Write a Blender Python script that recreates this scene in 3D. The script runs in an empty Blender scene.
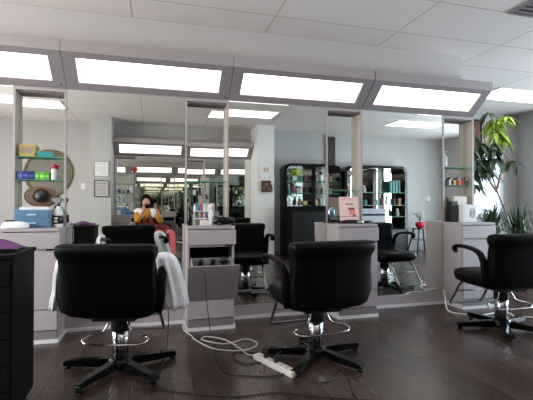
import bpy, bmesh, math, random
from mathutils import Vector, Matrix
random.seed(7)
PI = math.pi
C = bpy.context.scene.collection
D = 3.96          # front mirror plane
B = -.98         # opposite mirror plane
H = 2.80          # ceiling

# ------------------------------------------------------------ materials
def lin(c):
    return tuple(((v/255)/12.92 if v/255 <= .04045 else ((v/255+.055)/1.055)**2.4) for v in c)
def mat(name, rgb, rough=.5, metal=0., var=.06, scale=8., bump=0., emit=None, estr=0., coat=0., stretch=(1, 1, 1), spec=.5):
    m = bpy.data.materials.new(name); m.use_nodes = True
    nt = m.node_tree; N = nt.nodes; L = nt.links
    b = N['Principled BSDF']
    c = lin(rgb)
    b.inputs['Roughness'].default_value = rough; b.inputs['Metallic'].default_value = metal
    b.inputs['Specular IOR Level'].default_value = spec
    if coat: b.inputs['Coat Weight'].default_value = coat; b.inputs['Coat Roughness'].default_value = .12
    tc = N.new('ShaderNodeTexCoord'); mp = N.new('ShaderNodeMapping'); mp.inputs['Scale'].default_value = stretch
    nz = N.new('ShaderNodeTexNoise'); nz.inputs['Scale'].default_value = scale; nz.inputs['Detail'].default_value = 4
    L.new(tc.outputs['Object'], mp.inputs[0]); L.new(mp.outputs[0], nz.inputs['Vector'])
    r = N.new('ShaderNodeMixRGB'); r.inputs[1].default_value = (*[v*(1-var) for v in c], 1); r.inputs[2].default_value = (*[min(1, v*(1+var)) for v in c], 1)
    L.new(nz.outputs['Fac'], r.inputs[0]); L.new(r.outputs[0], b.inputs['Base Color'])
    if bump:
        bp = N.new('ShaderNodeBump'); bp.inputs['Strength'].default_value = bump; bp.inputs['Distance'].default_value = .01
        L.new(nz.outputs['Fac'], bp.inputs['Height']); L.new(bp.outputs[0], b.inputs['Normal'])
    if emit:
        b.inputs['Emission Color'].default_value = (*lin(emit), 1); b.inputs['Emission Strength'].default_value = estr
    return m
def glass(name, tint=(200, 235, 225), fac=.12):
    m = bpy.data.materials.new(name); m.use_nodes = True; nt = m.node_tree; N = nt.nodes; L = nt.links
    N.remove(N['Principled BSDF'])
    t = N.new('ShaderNodeBsdfTransparent'); t.inputs[0].default_value = (*lin(tint), 1)
    g = N.new('ShaderNodeBsdfGlossy'); g.inputs['Roughness'].default_value = .03
    x = N.new('ShaderNodeMixShader'); x.inputs[0].default_value = fac
    L.new(t.outputs[0], x.inputs[1]); L.new(g.outputs[0], x.inputs[2]); L.new(x.outputs[0], N['Material Output'].inputs[0])
    return m
def brickmat(name, c1, c2, mortar, bw, rh, ms, loc=(0, 0, 0), rot=(0, 0, 0), offset=0., rough=.6, grain=(1, 1, 1), gscale=6., gvar=.2, bump=.1, spec=.5, rvar=0.):
    m = bpy.data.materials.new(name); m.use_nodes = True; nt = m.node_tree; N = nt.nodes; L = nt.links
    b = N['Principled BSDF']; b.inputs['Roughness'].default_value = rough; b.inputs['Specular IOR Level'].default_value = spec
    g = N.new('ShaderNodeNewGeometry'); mp = N.new('ShaderNodeMapping'); mp.vector_type = 'POINT'
    mp.inputs['Location'].default_value = loc; mp.inputs['Rotation'].default_value = rot
    br = N.new('ShaderNodeTexBrick'); br.offset = offset; br.squash = 1
    br.inputs['Scale'].default_value = 1; br.inputs['Brick Width'].default_value = bw; br.inputs['Row Height'].default_value = rh
    br.inputs['Mortar Size'].default_value = ms; br.inputs['Mortar Smooth'].default_value = .1
    br.inputs['Color1'].default_value = (*lin(c1), 1); br.inputs['Color2'].default_value = (*lin(c2), 1); br.inputs['Mortar'].default_value = (*lin(mortar), 1)
    L.new(g.outputs['Position'], mp.inputs[0]); L.new(mp.outputs[0], br.inputs['Vector'])
    m2 = N.new('ShaderNodeMapping'); m2.inputs['Scale'].default_value = grain; L.new(g.outputs['Position'], m2.inputs[0])
    nz = N.new('ShaderNodeTexNoise'); nz.inputs['Scale'].default_value = gscale; nz.inputs['Detail'].default_value = 6; L.new(m2.outputs[0], nz.inputs['Vector'])
    mr = N.new('ShaderNodeMapRange'); mr.inputs[3].default_value = 1-gvar; mr.inputs[4].default_value = 1+gvar; L.new(nz.outputs['Fac'], mr.inputs[0])
    vm = N.new('ShaderNodeVectorMath'); vm.operation = 'SCALE'; L.new(br.outputs['Color'], vm.inputs[0]); L.new(mr.outputs[0], vm.inputs['Scale'])
    L.new(vm.outputs[0], b.inputs['Base Color'])
    if rvar:
        rr = N.new('ShaderNodeMapRange'); rr.inputs[3].default_value = rough-rvar; rr.inputs[4].default_value = rough+rvar
        L.new(nz.outputs['Fac'], rr.inputs[0]); L.new(rr.outputs[0], b.inputs['Roughness'])
    bp = N.new('ShaderNodeBump'); bp.inputs['Strength'].default_value = bump; bp.inputs['Distance'].default_value = .004
    L.new(nz.outputs['Fac'], bp.inputs['Height']); L.new(bp.outputs[0], b.inputs['Normal'])
    return m

M = {}
M['wall'] = mat('wall_paint', (178, 175, 174), .75, var=.02, scale=3)
M['ceil'] = brickmat('ceiling_tiles', (232, 223, 218), (228, 219, 214), (202, 187, 176), 1.24, .61, .009, loc=(.18, -4.1+.61*8, 0), rough=.9, gscale=60, gvar=.05, bump=.2, spec=.1)
M['floor'] = brickmat('laminate_planks', (48, 36, 33), (74, 58, 53), (28, 20, 18), 1.3, .125, .0025, rot=(0, 0, PI/2), offset=.37, rough=.27, grain=(7, .7, 1), gscale=4, gvar=.16, bump=.0, spec=.34, rvar=.015)
M['lam'] = mat('grey_laminate', (168, 159, 161), .45, var=.02, scale=20)
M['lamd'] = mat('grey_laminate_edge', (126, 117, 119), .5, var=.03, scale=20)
M['white'] = mat('white_paint', (222, 220, 220), .5, var=.02)
M['boxgrey'] = mat('light_box_grey', (142, 133, 134), .5, var=.03, scale=10)
M['frame'] = mat('mirror_frame_grey', (172, 163, 163), .35, metal=.1, var=.03)
M['beige'] = mat('niche_side_beige', (188, 177, 166), .5, var=.04, scale=6, stretch=(1, 1, 8))
M['mirror'] = mat('mirror_glass', (225, 227, 221), .004, metal=1., var=0.)
M['diff'] = mat('lit_diffuser', (240, 238, 235), .4, var=.01, emit=(255, 242, 234), estr=2.6)
M['lamp'] = mat('lit_ceiling_panel', (240, 240, 240), .4, var=.01, emit=(255, 250, 246), estr=3.6)
M['black'] = mat('black_vinyl', (10, 9, 10), .45, var=.15, scale=30, bump=.05, spec=.09)
M['blackp'] = mat('black_plastic', (22, 22, 24), .3, var=.1)
M['gloss'] = mat('black_gloss_metal', (6, 7, 9), .13, var=.1, spec=.3)
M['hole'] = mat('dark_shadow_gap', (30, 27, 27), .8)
M['chrome'] = mat('chrome', (205, 205, 208), .12, metal=1., var=.02)
M['steel'] = mat('brushed_steel', (130, 130, 134), .35, metal=.9, var=.05)
M['cart'] = mat('cart_black', (14, 12, 14), .6, var=.12, spec=.12)
M['purple'] = mat('purple_cloth', (98, 50, 104), .8, var=.25, scale=25, bump=.3)
M['towel'] = mat('white_terry', (236, 236, 240), .95, var=.05, scale=120, bump=.6)
M['plug'] = mat('white_plastic', (226, 222, 214), .4, var=.03)
M['cordw'] = mat('pale_cord', (190, 182, 170), .5)
M['cordb'] = mat('black_cord', (26, 24, 24), .5)
M['glass'] = glass('green_edged_glass', (205, 238, 226), .1)
M['gedge'] = mat('glass_edge_green', (80, 150, 125), .2, var=.05)
M['pane'] = glass('window_glass', (235, 242, 245), .06)
M['wood'] = mat('carved_wood', (104, 66, 46), .5, var=.5, scale=30, bump=.5)
M['dwood'] = mat('dark_wood', (34, 20, 20), .5, var=.3, scale=12, stretch=(6, 6, 1))
M['wicker'] = mat('woven_straw', (124, 120, 110), .8, var=.35, scale=60, bump=.8)
M['tan'] = mat('tan_felt', (112, 88, 72), .9, var=.12, scale=20)
M['leafd'] = mat('dark_leaf', (50, 72, 46), .4, var=.3, scale=6)
M['leafl'] = mat('lit_and_pale_leaf', (150, 178, 60), .45, var=.25, scale=6)  # light painted on the tree's leaves; own colour of the light green plant
M['leafm'] = mat('mid_leaf', (96, 128, 66), .45, var=.3, scale=6)
M['trunk'] = mat('bark', (140, 100, 70), .8, var=.3, scale=40, bump=.5)
M['pot'] = mat('terracotta', (150, 92, 70), .8, var=.1)
M['soil'] = mat('soil', (50, 38, 30), .95, var=.3, scale=50)
M['frost'] = mat('frosted_pane', (214, 224, 232), .5, var=.04, scale=2, emit=(205, 220, 235), estr=.8)  # daylight behind the pane is put into its own glow
M['grnyp'] = mat('added_bounce_ground', (150, 150, 148), .9)

def col(rgb, rough=.4, metal=0., key={}):
    k = (rgb, rough, metal)
    if k not in key: key[k] = mat('plain_%d_%d_%d' % rgb, rgb, rough, metal, var=.05, scale=20)
    return key[k]

# ------------------------------------------------------------ mesh helpers
def bx(bm, x0, x1, y0, y1, z0, z1, mi=0, bev=0., rot=None, piv=None):
    vs = [bm.verts.new((x, y, z)) for x in (x0, x1) for y in (y0, y1) for z in (z0, z1)]
    fs = [bm.faces.new([vs[i] for i in f]) for f in ((0, 1, 3, 2), (4, 6, 7, 5), (0, 4, 5, 1), (2, 3, 7, 6), (0, 2, 6, 4), (1, 5, 7, 3))]
    for f in fs: f.material_index = mi
    allv = vs
    if bev:
        es = list({e for f in fs for e in f.edges})
        r = bmesh.ops.bevel(bm, geom=es, offset=bev, segments=2, profile=.7, affect='EDGES', material=-1)
        allv = list({v for f in r['faces'] for v in f.verts} | {v for v in vs if v.is_valid})
    if rot is not None:
        p = Vector(piv or ((x0+x1)/2, (y0+y1)/2, (z0+z1)/2))
        bmesh.ops.transform(bm, matrix=Matrix.Translation(p) @ rot @ Matrix.Translation(-p), verts=allv)
    return allv
def prism(bm, pts, ax, a0, a1, mi=0):
    """pts 2-D outline in the other two axes, extruded along axis ax"""
    def p3(p, a):
        return {'x': (a, p[0], p[1]), 'y': (p[0], a, p[1]), 'z': (p[0], p[1], a)}[ax]
    A = [bm.verts.new(p3(p, a0)) for p in pts]; Bv = [bm.verts.new(p3(p, a1)) for p in pts]
    n = len(pts)
    f = [bm.faces.new(A), bm.faces.new(list(reversed(Bv)))]
    for i in range(n): f.append(bm.faces.new([A[i], Bv[i], Bv[(i+1) % n], A[(i+1) % n]]))
    for q in f: q.material_index = mi
    bmesh.ops.recalc_face_normals(bm, faces=f)
def lathe(bm, prof, c=(0, 0, 0), n=20, mi=0, M4=None):
    rings = []
    for r, z in prof:
        rings.append([bm.verts.new((c[0]+r*math.cos(2*PI*i/n), c[1]+r*math.sin(2*PI*i/n), c[2]+z)) for i in range(n)])
    fs = []
    for a, b in zip(rings, rings[1:]):
        for i in range(n): fs.append(bm.faces.new([a[i], a[(i+1) % n], b[(i+1) % n], b[i]]))
    fs.append(bm.faces.new(list(reversed(rings[0])))); fs.append(bm.faces.new(rings[-1]))
    for f in fs: f.material_index = mi; f.smooth = True
    if M4 is not None: bmesh.ops.transform(bm, matrix=M4, verts=[v for r in rings for v in r])
def smooth_path(pts, k=6, closed=False):
    P = [Vector(p) for p in pts]; n = len(P); out = []
    rng = range(n if closed else n-1)
    for i in rng:
        p0 = P[(i-1) % n] if closed or i > 0 else P[0]; p1 = P[i]; p2 = P[(i+1) % n]
        p3 = P[(i+2) % n] if closed or i+2 < n else P[-1]
        for j in range(k):
            t = j/k
            out.append(.5*((2*p1)+(-p0+p2)*t+(2*p0-5*p1+4*p2-p3)*t*t+(-p0+3*p1-3*p2+p3)*t**3))
    if not closed: out.append(P[-1])
    return out
def tube(bm, pts, r, n=8, closed=False, k=6, mi=0, r2=None, up=Vector((0, 0, 1)), radii=None):
    P = smooth_path(pts, k, closed) if k > 1 else [Vector(p) for p in pts]
    rings = []; N = len(P); pn = None
    for i, p in enumerate(P):
        t = (P[(i+1) % N]-P[(i-1) % N]) if closed else (P[min(i+1, N-1)]-P[max(i-1, 0)])
        if t.length < 1e-9: t = Vector((0, 0, 1))
        t.normalize()
        if pn is None:
            s = t.cross(up)
            if s.length < 1e-3: s = t.cross(Vector((1, 0, 0)))
        else:
            s = pn - t*pn.dot(t)
            if s.length < 1e-4: s = t.cross(up)
        s.normalize(); pn = s; u = s.cross(t)
        rr = r if radii is None else radii[min(int(i/max(1, k)), len(radii)-1)] if k > 1 else radii[i]
        if radii is not None and k > 1:
            a = i/k; i0 = min(int(a), len(radii)-1); i1 = min(i0+1, len(radii)-1); rr = radii[i0]*(1-(a-int(a)))+radii[i1]*(a-int(a))
        rb = (r2/r*rr) if r2 else rr
        rings.append([bm.verts.new(p+s*rr*math.cos(2*PI*j/n)+u*rb*math.sin(2*PI*j/n)) for j in range(n)])
    fs = []
    rg = range(N if closed else N-1)
    for i in rg:
        a = rings[i]; b = rings[(i+1) % N]
        for j in range(n): fs.append(bm.faces.new([a[j], a[(j+1) % n], b[(j+1) % n], b[j]]))
    if not closed: fs.append(bm.faces.new(list(reversed(rings[0])))); fs.append(bm.faces.new(rings[-1]))
    for f in fs: f.material_index = mi; f.smooth = True
    bmesh.ops.recalc_face_normals(bm, faces=fs)
def superloft(bm, levels, n=28, mi=0, e=.45):
    """levels: (cx, cy, z, half_x, half_y, bend) superellipse rings stacked in z"""
    rings = []
    for cx, cy, z, hx, hy, bend in levels:
        ring = []
        for i in range(n):
            a = 2*PI*i/n; c, s = math.cos(a), math.sin(a)
            x = hx*math.copysign(abs(c)**e, c); y = hy*math.copysign(abs(s)**e, s)
            ring.append(bm.verts.new((cx+x, cy+y+bend*x*x, z)))
        rings.append(ring)
    fs = []
    for a, b in zip(rings, rings[1:]):
        for i in range(n): fs.append(bm.faces.new([a[i], a[(i+1) % n], b[(i+1) % n], b[i]]))
    fs.append(bm.faces.new(list(reversed(rings[0])))); fs.append(bm.faces.new(rings[-1]))
    for f in fs: f.material_index = mi; f.smooth = True
def ball(bm, c, r, sx=1, sy=1, sz=1, mi=0, u=14, v=9):
    ret = bmesh.ops.create_uvsphere(bm, u_segments=u, v_segments=v, radius=r, matrix=Matrix.Translation(c) @ Matrix.Diagonal((sx, sy, sz, 1)))
    for f in {f for w in ret['verts'] for f in w.link_faces}: f.material_index = mi; f.smooth = True

def obj(name, bm, mats, parent=None, label=None):
    me = bpy.data.meshes.new(name); bm.to_mesh(me); bm.free()
    for m in (mats if isinstance(mats, (list, tuple)) else [mats]): me.materials.append(m)
    o = bpy.data.objects.new(name, me); C.objects.link(o)
    if parent is not None: o.parent = parent
    if label: o['label'] = label
    return o
def nb(): return bmesh.new()
def thing(name, label, cat, loc=(0, 0, 0), rotz=0., group=None):
    o = bpy.data.objects.new(name, None); C.objects.link(o); o.location = loc; o.rotation_euler = (0, 0, rotz)
    o['label'] = label; o['category'] = cat
    if group: o['group'] = group
    return o
def tag(o, label, cat, group=None, loc=None, rotz=None):
    o['label'] = label; o['category'] = cat
    if group: o['group'] = group
    if loc is not None: o.location = loc
    if rotz is not None: o.rotation_euler = (0, 0, rotz)
    return o
def struct(name, bm, mats, parent=None):
    o = obj(name, bm, mats, parent)
    if parent is None: o['kind'] = 'structure'
    return o
def dup(root, loc, rotz, label, group=None):
    r = root.copy(); C.objects.link(r); r.location = loc; r.rotation_euler = (0, 0, rotz); r['label'] = label
    if group: r['group'] = group
    for ch in list(root.children):
        c = ch.copy(); C.objects.link(c); c.parent = r
        for g in list(ch.children):
            d = g.copy(); C.objects.link(d); d.parent = c
    return r

# ------------------------------------------------------------ room shell
XL, XR, XA, YA, YJ, XE = -3.9, 7.3, 6.56, 6.12, 5.4, 3.63
NF = [-2.595, -1.15, .30, 1.75, 3.19]      # niche left edges on the front wall (width .42)
NW = .42
NZ0, NZ1 = .92, 2.11
MZ0, MZ1 = .13, 2.14
b = nb(); bx(b, XL-.2, XR+.2, B-.4, YA+.2, -.1, 0); struct('floor', b, M['floor'])
b = nb(); bx(b, XL-.2, XR+.2, B-.4, YA+.2, H, H+.1); struct('ceiling', b, M['ceil'])
WL_ADDED = [(.4, 1.9), (2.1, 3.6)]  # unseen left windows, made up to bring in more light
b = nb(); bx(b, XL-.15, XL, B-.4, D+.3, 0, .3); bx(b, XL-.15, XL, B-.4, D+.3, 2.55, H); bx(b, XL-.15, XL, B-.4, .4, .3, 2.55); bx(b, XL-.15, XL, 1.9, 2.1, .3, 2.55); bx(b, XL-.15, XL, 3.6, D+.3, .3, 2.55)
struct('wall_left', b, M['wall'])
for i, (y0, y1) in enumerate(WL_ADDED):
    b = nb()
    for r in ((y0, y0+.05, .3, 2.55), (y1-.05, y1, .3, 2.55), (y0+.05, y1-.05, .3, .35), (y0+.05, y1-.05, 2.5, 2.55)):
        bx(b, XL-.09, XL-.03, r[0], r[1], r[2], r[3])
    w = struct('window_%d' % (i+4), b, M['gloss'])
    b = nb(); bx(b, XL-.06, XL-.055, y0+.05, y1-.05, .35, 2.5); obj('pane', b, M['pane'], w)
b = nb(); bx(b, -30, XL-.21, -25, 25, -.12, -.04); bx(b, XR+.21, 34, -25, 25, -.12, -.04); struct('ground', b, M['grnyp'])  # unseen ground added outside to bounce light up to the ceiling
def niche_wall(name, xs, x0, x1, yp, s):
    """wall with mirror plane at yp, body on the side s, holes for the niches"""
    b = nb(); a, c = yp+s*.006, yp+s*.30
    def seg(u, v, z0, z1, ya=a): bx(b, u, v, min(ya, c), max(ya, c), z0, z1)
    cur = x0
    for x in xs:
        top = 2.46 if x > 3.1 and x1 == XE else H
        seg(cur, x, 0, H); seg(x, x+NW, 0, NZ0-.03); seg(x, x+NW, NZ1, top); seg(x, x+NW, NZ0-.03, NZ1, yp+s*.11); cur = x+NW
    if x1 == XE: seg(cur, x1, 0, 2.46); seg(NF[4], 3.36, 2.46, H)
    else: seg(cur, x1, 0, H)
    return b
b = niche_wall('w', NF, XL, XE, D, 1); bx(b, 3.2, 3.36, D+.3, YA, 0, H)
struct('wall_front', b, M['wall'])
NBk = [-.745, .70]
b = niche_wall('w', NBk, XL, XR, B, -1); struct('wall_back', b, M['wall'])
b = nb(); bx(b, 3.36, XA+.9, YA, YA+.15, 0, H); struct('wall_alcove', b, M['wall'])
b = nb(); bx(b, XA, XA+.9, YJ, YA, 0, H)
bx(b, XA-.006, XA, YJ, YA-.03, 2.48, 2.52); struct('wall_alcove_side', b, M['wall'])
# window wall on the right
b = nb(); W = [(.2, 2.2), (2.4, 4.4)]
bx(b, XR, XR+.15, B-.3, YJ, 0, .35); bx(b, XR, XR+.15, B-.3, YJ, 2.3, H)
bx(b, XR, XR+.15, B-.3, .2, .35, 2.3); bx(b, XR, XR+.15, 2.2, 2.4, .35, 2.3); bx(b, XR, XR+.15, 4.4, YJ, .35, 2.3)
struct('wall_right', b, M['wall'])
for i, (y0, y1) in enumerate(W):
    b = nb()
    for r in ((y0, y0+.05, .35, 2.3), (y1-.05, y1, .35, 2.3), (y0+.05, y1-.05, .35, .4), (y0+.05, y1-.05, 2.25, 2.3), ((y0+y1)/2-.02, (y0+y1)/2+.02, .4, 2.25)):
        bx(b, XR+.03, XR+.09, r[0], r[1], r[2], r[3])
    w = struct('window_%d' % (i+1), b, M['gloss'])
    b = nb(); bx(b, XR+.055, XR+.06, y0+.05, y1-.05, .4, 2.25); obj('pane', b, M['pane'], w)
b = nb(); bx(b, 5.2, 5.26, YA-.03, YA, .9, 2.12); bx(b, 6.16, 6.22, YA-.03, YA, .9, 2.12); bx(b, 5.26, 6.16, YA-.03, YA, 2.06, 2.12); bx(b, 5.26, 6.16, YA-.03, YA, .9, .96)
w = struct('window_3', b, M['white']); b = nb(); bx(b, 5.26, 6.16, YA-.02, YA-.004, .96, 2.06); obj('pane', b, M['frost'], w)
# soffit over the light boxes
b = nb(); bx(b, XL, 3.36, D-.10, D+.006, 2.463, H-.002); struct('trim_1', b, mat('soffit_paint', (204, 198, 195), .6, var=.02))
# pilasters on the opposite wall
for i, x in enumerate((-1.11, 2.12)):
    b = nb(); bx(b, x, x+.36, B-.01, -.36, 0, H-.001); struct('wall_pilaster_left' if i == 0 else 'wall_pilaster_right', b, M['white'] if i else M['wall'])
# baseboards (grey plinth with a white strip at the floor)
def plinth(name, segs):
    b = nb()
    for x0, x1, y0, y1 in segs:
        bx(b, x0, x1, y0, y1, 0, .125)
    return b
free = [(-3.9, -2.6)] + [(NF[i]+NW, NF[i+1]) for i in range(4)]
b = nb()
for x0, x1 in free:
    bx(b, x0, x1, D-.02, D+.004, .0, .125, 0)
    bx(b, x0, x1, D-.035, D-.02, .0, .028, 1)
bx(b, 3.61, XE+.012, D-.02, D+.004, 0, .125, 0)
struct('baseboard_front', b, [M['lam'], M['white']])
b = nb()
for x0, x1 in ((XL, -1.11), (-.325, .70), (1.12, 2.12), (2.48, XR)):
    bx(b, x0, x1, B-.004, B+.02, 0, .10)
struct('baseboard_back', b, M['lam'])
b = nb(); bx(b, XE, XA, YA-.02, YA, 0, .1); struct('baseboard_alcove', b, M['white'])

# ------------------------------------------------------------ mirrors
def mirror(x0, x1, yp, s, label):
    b = nb(); bx(b, x0+.003, x1-.003, min(yp, yp+s*.005), max(yp, yp+s*.005), MZ0, MZ1-.01)
    t = tag(obj('wall_mirror', b, M['mirror']), label, 'mirror')
    return t
ml = ['large wall mirror at the left edge, beyond the shelf niche with green boxes', 'wall mirror behind the black chair with a white towel, showing the seated person', 'wall mirror behind the middle black chair, showing the white pillar',
      'wall mirror right of the framed flyer, showing the bluish wall and stool']
xs = [(-2.175, -1.15), (-.73, .30), (.72, 1.75), (2.17, 3.19)]
for (x0, x1), l in zip(xs, ml): mirror(x0, x1, D, 1, l)
mirror(-.325, .70, B, -1, 'wall mirror on the opposite wall directly behind the seated person')
mirror(1.12, 2.12, B, -1, 'wall mirror on the opposite wall beside the white pillar')

# ------------------------------------------------------------ shelf niches, light boxes, cabinets
def niche(x, yp, s, where, k2):
    """s = +1: recess towards +Y"""
    t = thing('shelf_niche', 'recessed mirrored shelf niche with grey frame ' + where, 'shelf', (x, yp, 0), 0 if s > 0 else PI, 'mirrored shelf niches')
    # local: x 0..NW to the right as seen from the room, y>0 into the wall
    f = .018
    b = nb(); bx(b, 0, f, -.008, .012, NZ0, NZ1+.02); bx(b, NW-f, NW, -.008, .012, NZ0, NZ1+.02); bx(b, f, NW-f, -.008, .012, NZ1-.005, NZ1+.02)
    obj('face_frame', b, M['frame'], t)
    for q in (0, 1):
        b = nb(); x0 = .004 if q == 0 else NW-.016
        bx(b, x0, x0+.012, .012, .104, NZ0, NZ1-.006); obj('side_panel', b, M['beige'], t)
    b = nb(); bx(b, .016, NW-.016, .012, .10, NZ1-.02, NZ1-.006); obj('top_panel', b, M['lamd'], t)
    b = nb(); bx(b, .016, NW-.016, .099, .105, NZ0, NZ1-.02); obj('mirror_back', b, M['mirror'], t)
    for z in k2:
        b = nb(); bx(b, .018, NW-.018, .002, .097, z-.006, z, 0); bx(b, .018, NW-.018, -.002, .002, z-.006, z, 1)
        obj('glass_shelf', b, [M['glass'], M['gedge']], t)
    return t
wh = ['at the far left out of frame', 'holding yellow, blue and green boxes', 'above the cabinet with the open bin', 'behind the framed flyer', 'holding nail polish at the right end']
for i, x in enumerate(NF):
    if i == 0: continue
    niche(x, D, 1, wh[i], {1: (1.33, 1.53), 2: (1.34,), 3: (1.27,), 4: (1.34, 1.55)}[i])
for x, l, sh in ((NBk[0], 'on the opposite wall left of the seated person', (1.18, 1.36, 1.56)), (NBk[1], 'on the opposite wall right of the seated person', (1.34, 1.56))):
    niche(x+NW, B, -1, l, sh)

def light_box(x0, yp, s, L, label):
    t = thing('light_box', label, 'light', (x0, yp, 0), 0 if s > 0 else PI, 'slanted light boxes over the mirrors')
    # local: front is -y;  profile (y,z)
    d = .29
    prof = [(-d, 2.46), (-d, 2.37), (-.005, 2.14), (-.005, 2.46)]
    # housing with a recess for the diffuser: side pieces full, centre piece set back
    b = nb(); g = .002
    m0, m1 = .105, L-.105
    b2 = nb(); prism(b2, [(-d-.006, 2.463), (-d-.006, 2.372), (-d, 2.372), (-d, 2.46), (-.005, 2.46), (-.005, 2.463)], 'x', g, L-g); obj('fascia', b2, M['frame'], t)
    prism(b, prof, 'x', g, m0); prism(b, prof, 'x', m1, L-g)
    P0 = Vector((-d, 2.37)); P1 = Vector((-.005, 2.14))
    def pt(f, off=0):
        p = P0.lerp(P1, f); n = Vector((.23, .285)).normalized()
        return (p.x+n.x*off, p.y+n.y*off)
    prism(b, [(-d, 2.46), (-d, 2.37), pt(.15), pt(.15, .03), pt(.82, .03), pt(.82), (-.005, 2.14), (-.005, 2.46)], 'x', m0, m1)
    obj('housing', b, M['boxgrey'], t)
    b = nb(); prism(b, [pt(.155, .012), pt(.155, .024), pt(.815, .024), pt(.815, .012)], 'x', m0+.002, m1-.002)
    obj('diffuser', b, M['diff'], t, 'glowing white diffuser')
    b = nb(); p = pt(.9, -.003); ball(b, (L-.04, p[0], p[1]), .006); obj('screw', b, M['gloss'], t)
    return t
ll = ['lit slanted light box at the left edge above the shelf niche', 'lit light box above the chair with the white towel', 'lit light box above the middle black chair', 'lit light box at the right end above the right cabinet']
XB = [-2.175, -.73, .715, 2.165]
for x, l in zip(XB, ll): light_box(x, D, 1, 1.445, l)
light_box(.69, B, -1, 1.435, 'lit light box on the opposite wall above the seated person')
light_box(2.12, B, -1, 1.43, 'lit light box on the opposite wall beside the pillar')

def front_panel(b, x0, x1, z0, z1, y=-.31, t=.018, notch=None):
    bx(b, x0, x1, y-t, y, z0, z1, bev=.003)
def cabinet(x, yp, s, label, open_bin=False, group='grey station cabinets'):
    t = thing('station_cabinet', label, 'cabinet', (x, yp, 0), 0 if s > 0 else PI, group)
    W_, d = NW, .29
    b = nb()
    z0 = .045
    bx(b, 0, .018, -d, -.006, z0, .895); bx(b, W_-.018, W_, -d, -.006, z0, .895)
    bx(b, .018, W_-.018, -.03, -.006, z0, .895)
    bx(b, .018, W_-.018, -d, -.03, .735, .75); bx(b, .018, W_-.018, -d, -.03, .25, .268); bx(b, .018, W_-.018, -d, -.03, z0, z0+.018)
    obj('body', b, M['lam'], t)
    if open_bin: b = nb(); bx(b, .018, W_-.018, -.036, -.03, .27, .733); bx(b, .018, .021, -d+.02, -.036, .27, .733); bx(b, W_-.021, W_-.018, -d+.02, -.036, .27, .733); obj('shade_liner', b, M['hole'], t, 'dark painted shade inside the cabinet')  # shade inside the open bin is put into this dark lining
    b = nb(); bx(b, -.004, W_+.004, -d-.02, -.002, .895, .92, bev=.004)
    if True: bx(b, .006, W_-.006, -.002, .096, .895, .918)
    obj('worktop', b, M['lam'], t)
    b = nb(); bx(b, .01, W_-.01, -d+.004, -.006, 0, .045); bx(b, -.006, W_+.006, -d-.022, -d+.004, 0, .028); bx(b, -.012, 0, -d+.004, -.036, 0, .028); bx(b, W_, W_+.012, -d+.004, -.036, 0, .028)
    obj('plinth', b, M['white'], t)
    # drawer front overhangs a little, with a finger notch
    b = nb(); bx(b, .0, W_+.012, -d-.022, -d-.003, .755, .888, bev=.003); dr = obj('drawer', b, M['lam'], t)
    b = nb(); bx(b, W_-.085, W_-.02, -d-.026, -d-.004, .742, .754, bev=.002); obj('handle', b, M['gloss'], dr, 'black finger pull')
    if not open_bin:
        b = nb(); bx(b, .004, W_-.004, -d-.02, -d-.003, .272, .735, bev=.003); obj('door', b, M['lam'], t)
    else:
        a = math.radians(24); R = Matrix.Rotation(a, 4, 'X')
        piv = Vector((0, -d-.004, .272))
        b = nb(); bx(b, -.002, W_+.02, -d-.022, -d-.004, .272, .62); dr = None
        bmesh.ops.transform(b, matrix=Matrix.Translation(piv) @ R @ Matrix.Translation(-piv), verts=b.verts)
        bn = obj('tilt_bin_front', b, M['lamd'], t)
        b = nb(); bx(b, .03, W_-.03, -d-.004, -d+.17, .30, .312); bx(b, .03, .04, -d-.004, -d+.17, .31, .60); bx(b, W_-.04, W_-.03, -d-.004, -d+.17, .31, .60); bx(b, .04, W_-.04, -d+.16, -d+.17, .31, .59)
        bmesh.ops.transform(b, matrix=Matrix.Translation(piv) @ R @ Matrix.Translation(-piv), verts=b.verts)
        obj('bin_tray', b, M['lam'], bn)
    b = nb(); bx(b, .004, W_-.004, -d-.02, -d-.003, .105, .262, bev=.003); obj('lower_panel', b, M['lam'], t)
    b = nb(); bx(b, .008, W_-.008, -d-.012, -d-.003, .03, .098, bev=.002); obj('kick_panel', b, M['lamd'], t)
    return t
cabinet(NF[1], D, 1, 'grey station cabinet at left carrying a blue organizer and spray bottle')
cabinet(NF[2], D, 1, 'grey station cabinet with a tilted-open bin of hair tools', True)
cabinet(NF[3], D, 1, 'grey station cabinet carrying the framed flyer, right of the middle chair')
cabinet(NF[4], D, 1, 'grey station cabinet at the right end carrying white and black boxes')
cabinet(NBk[0]+NW, B, -1, 'grey station cabinet on the opposite wall, left of the seated person')
cabinet(NBk[1]+NW, B, -1, 'grey station cabinet on the opposite wall, right of the seated person')

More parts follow.
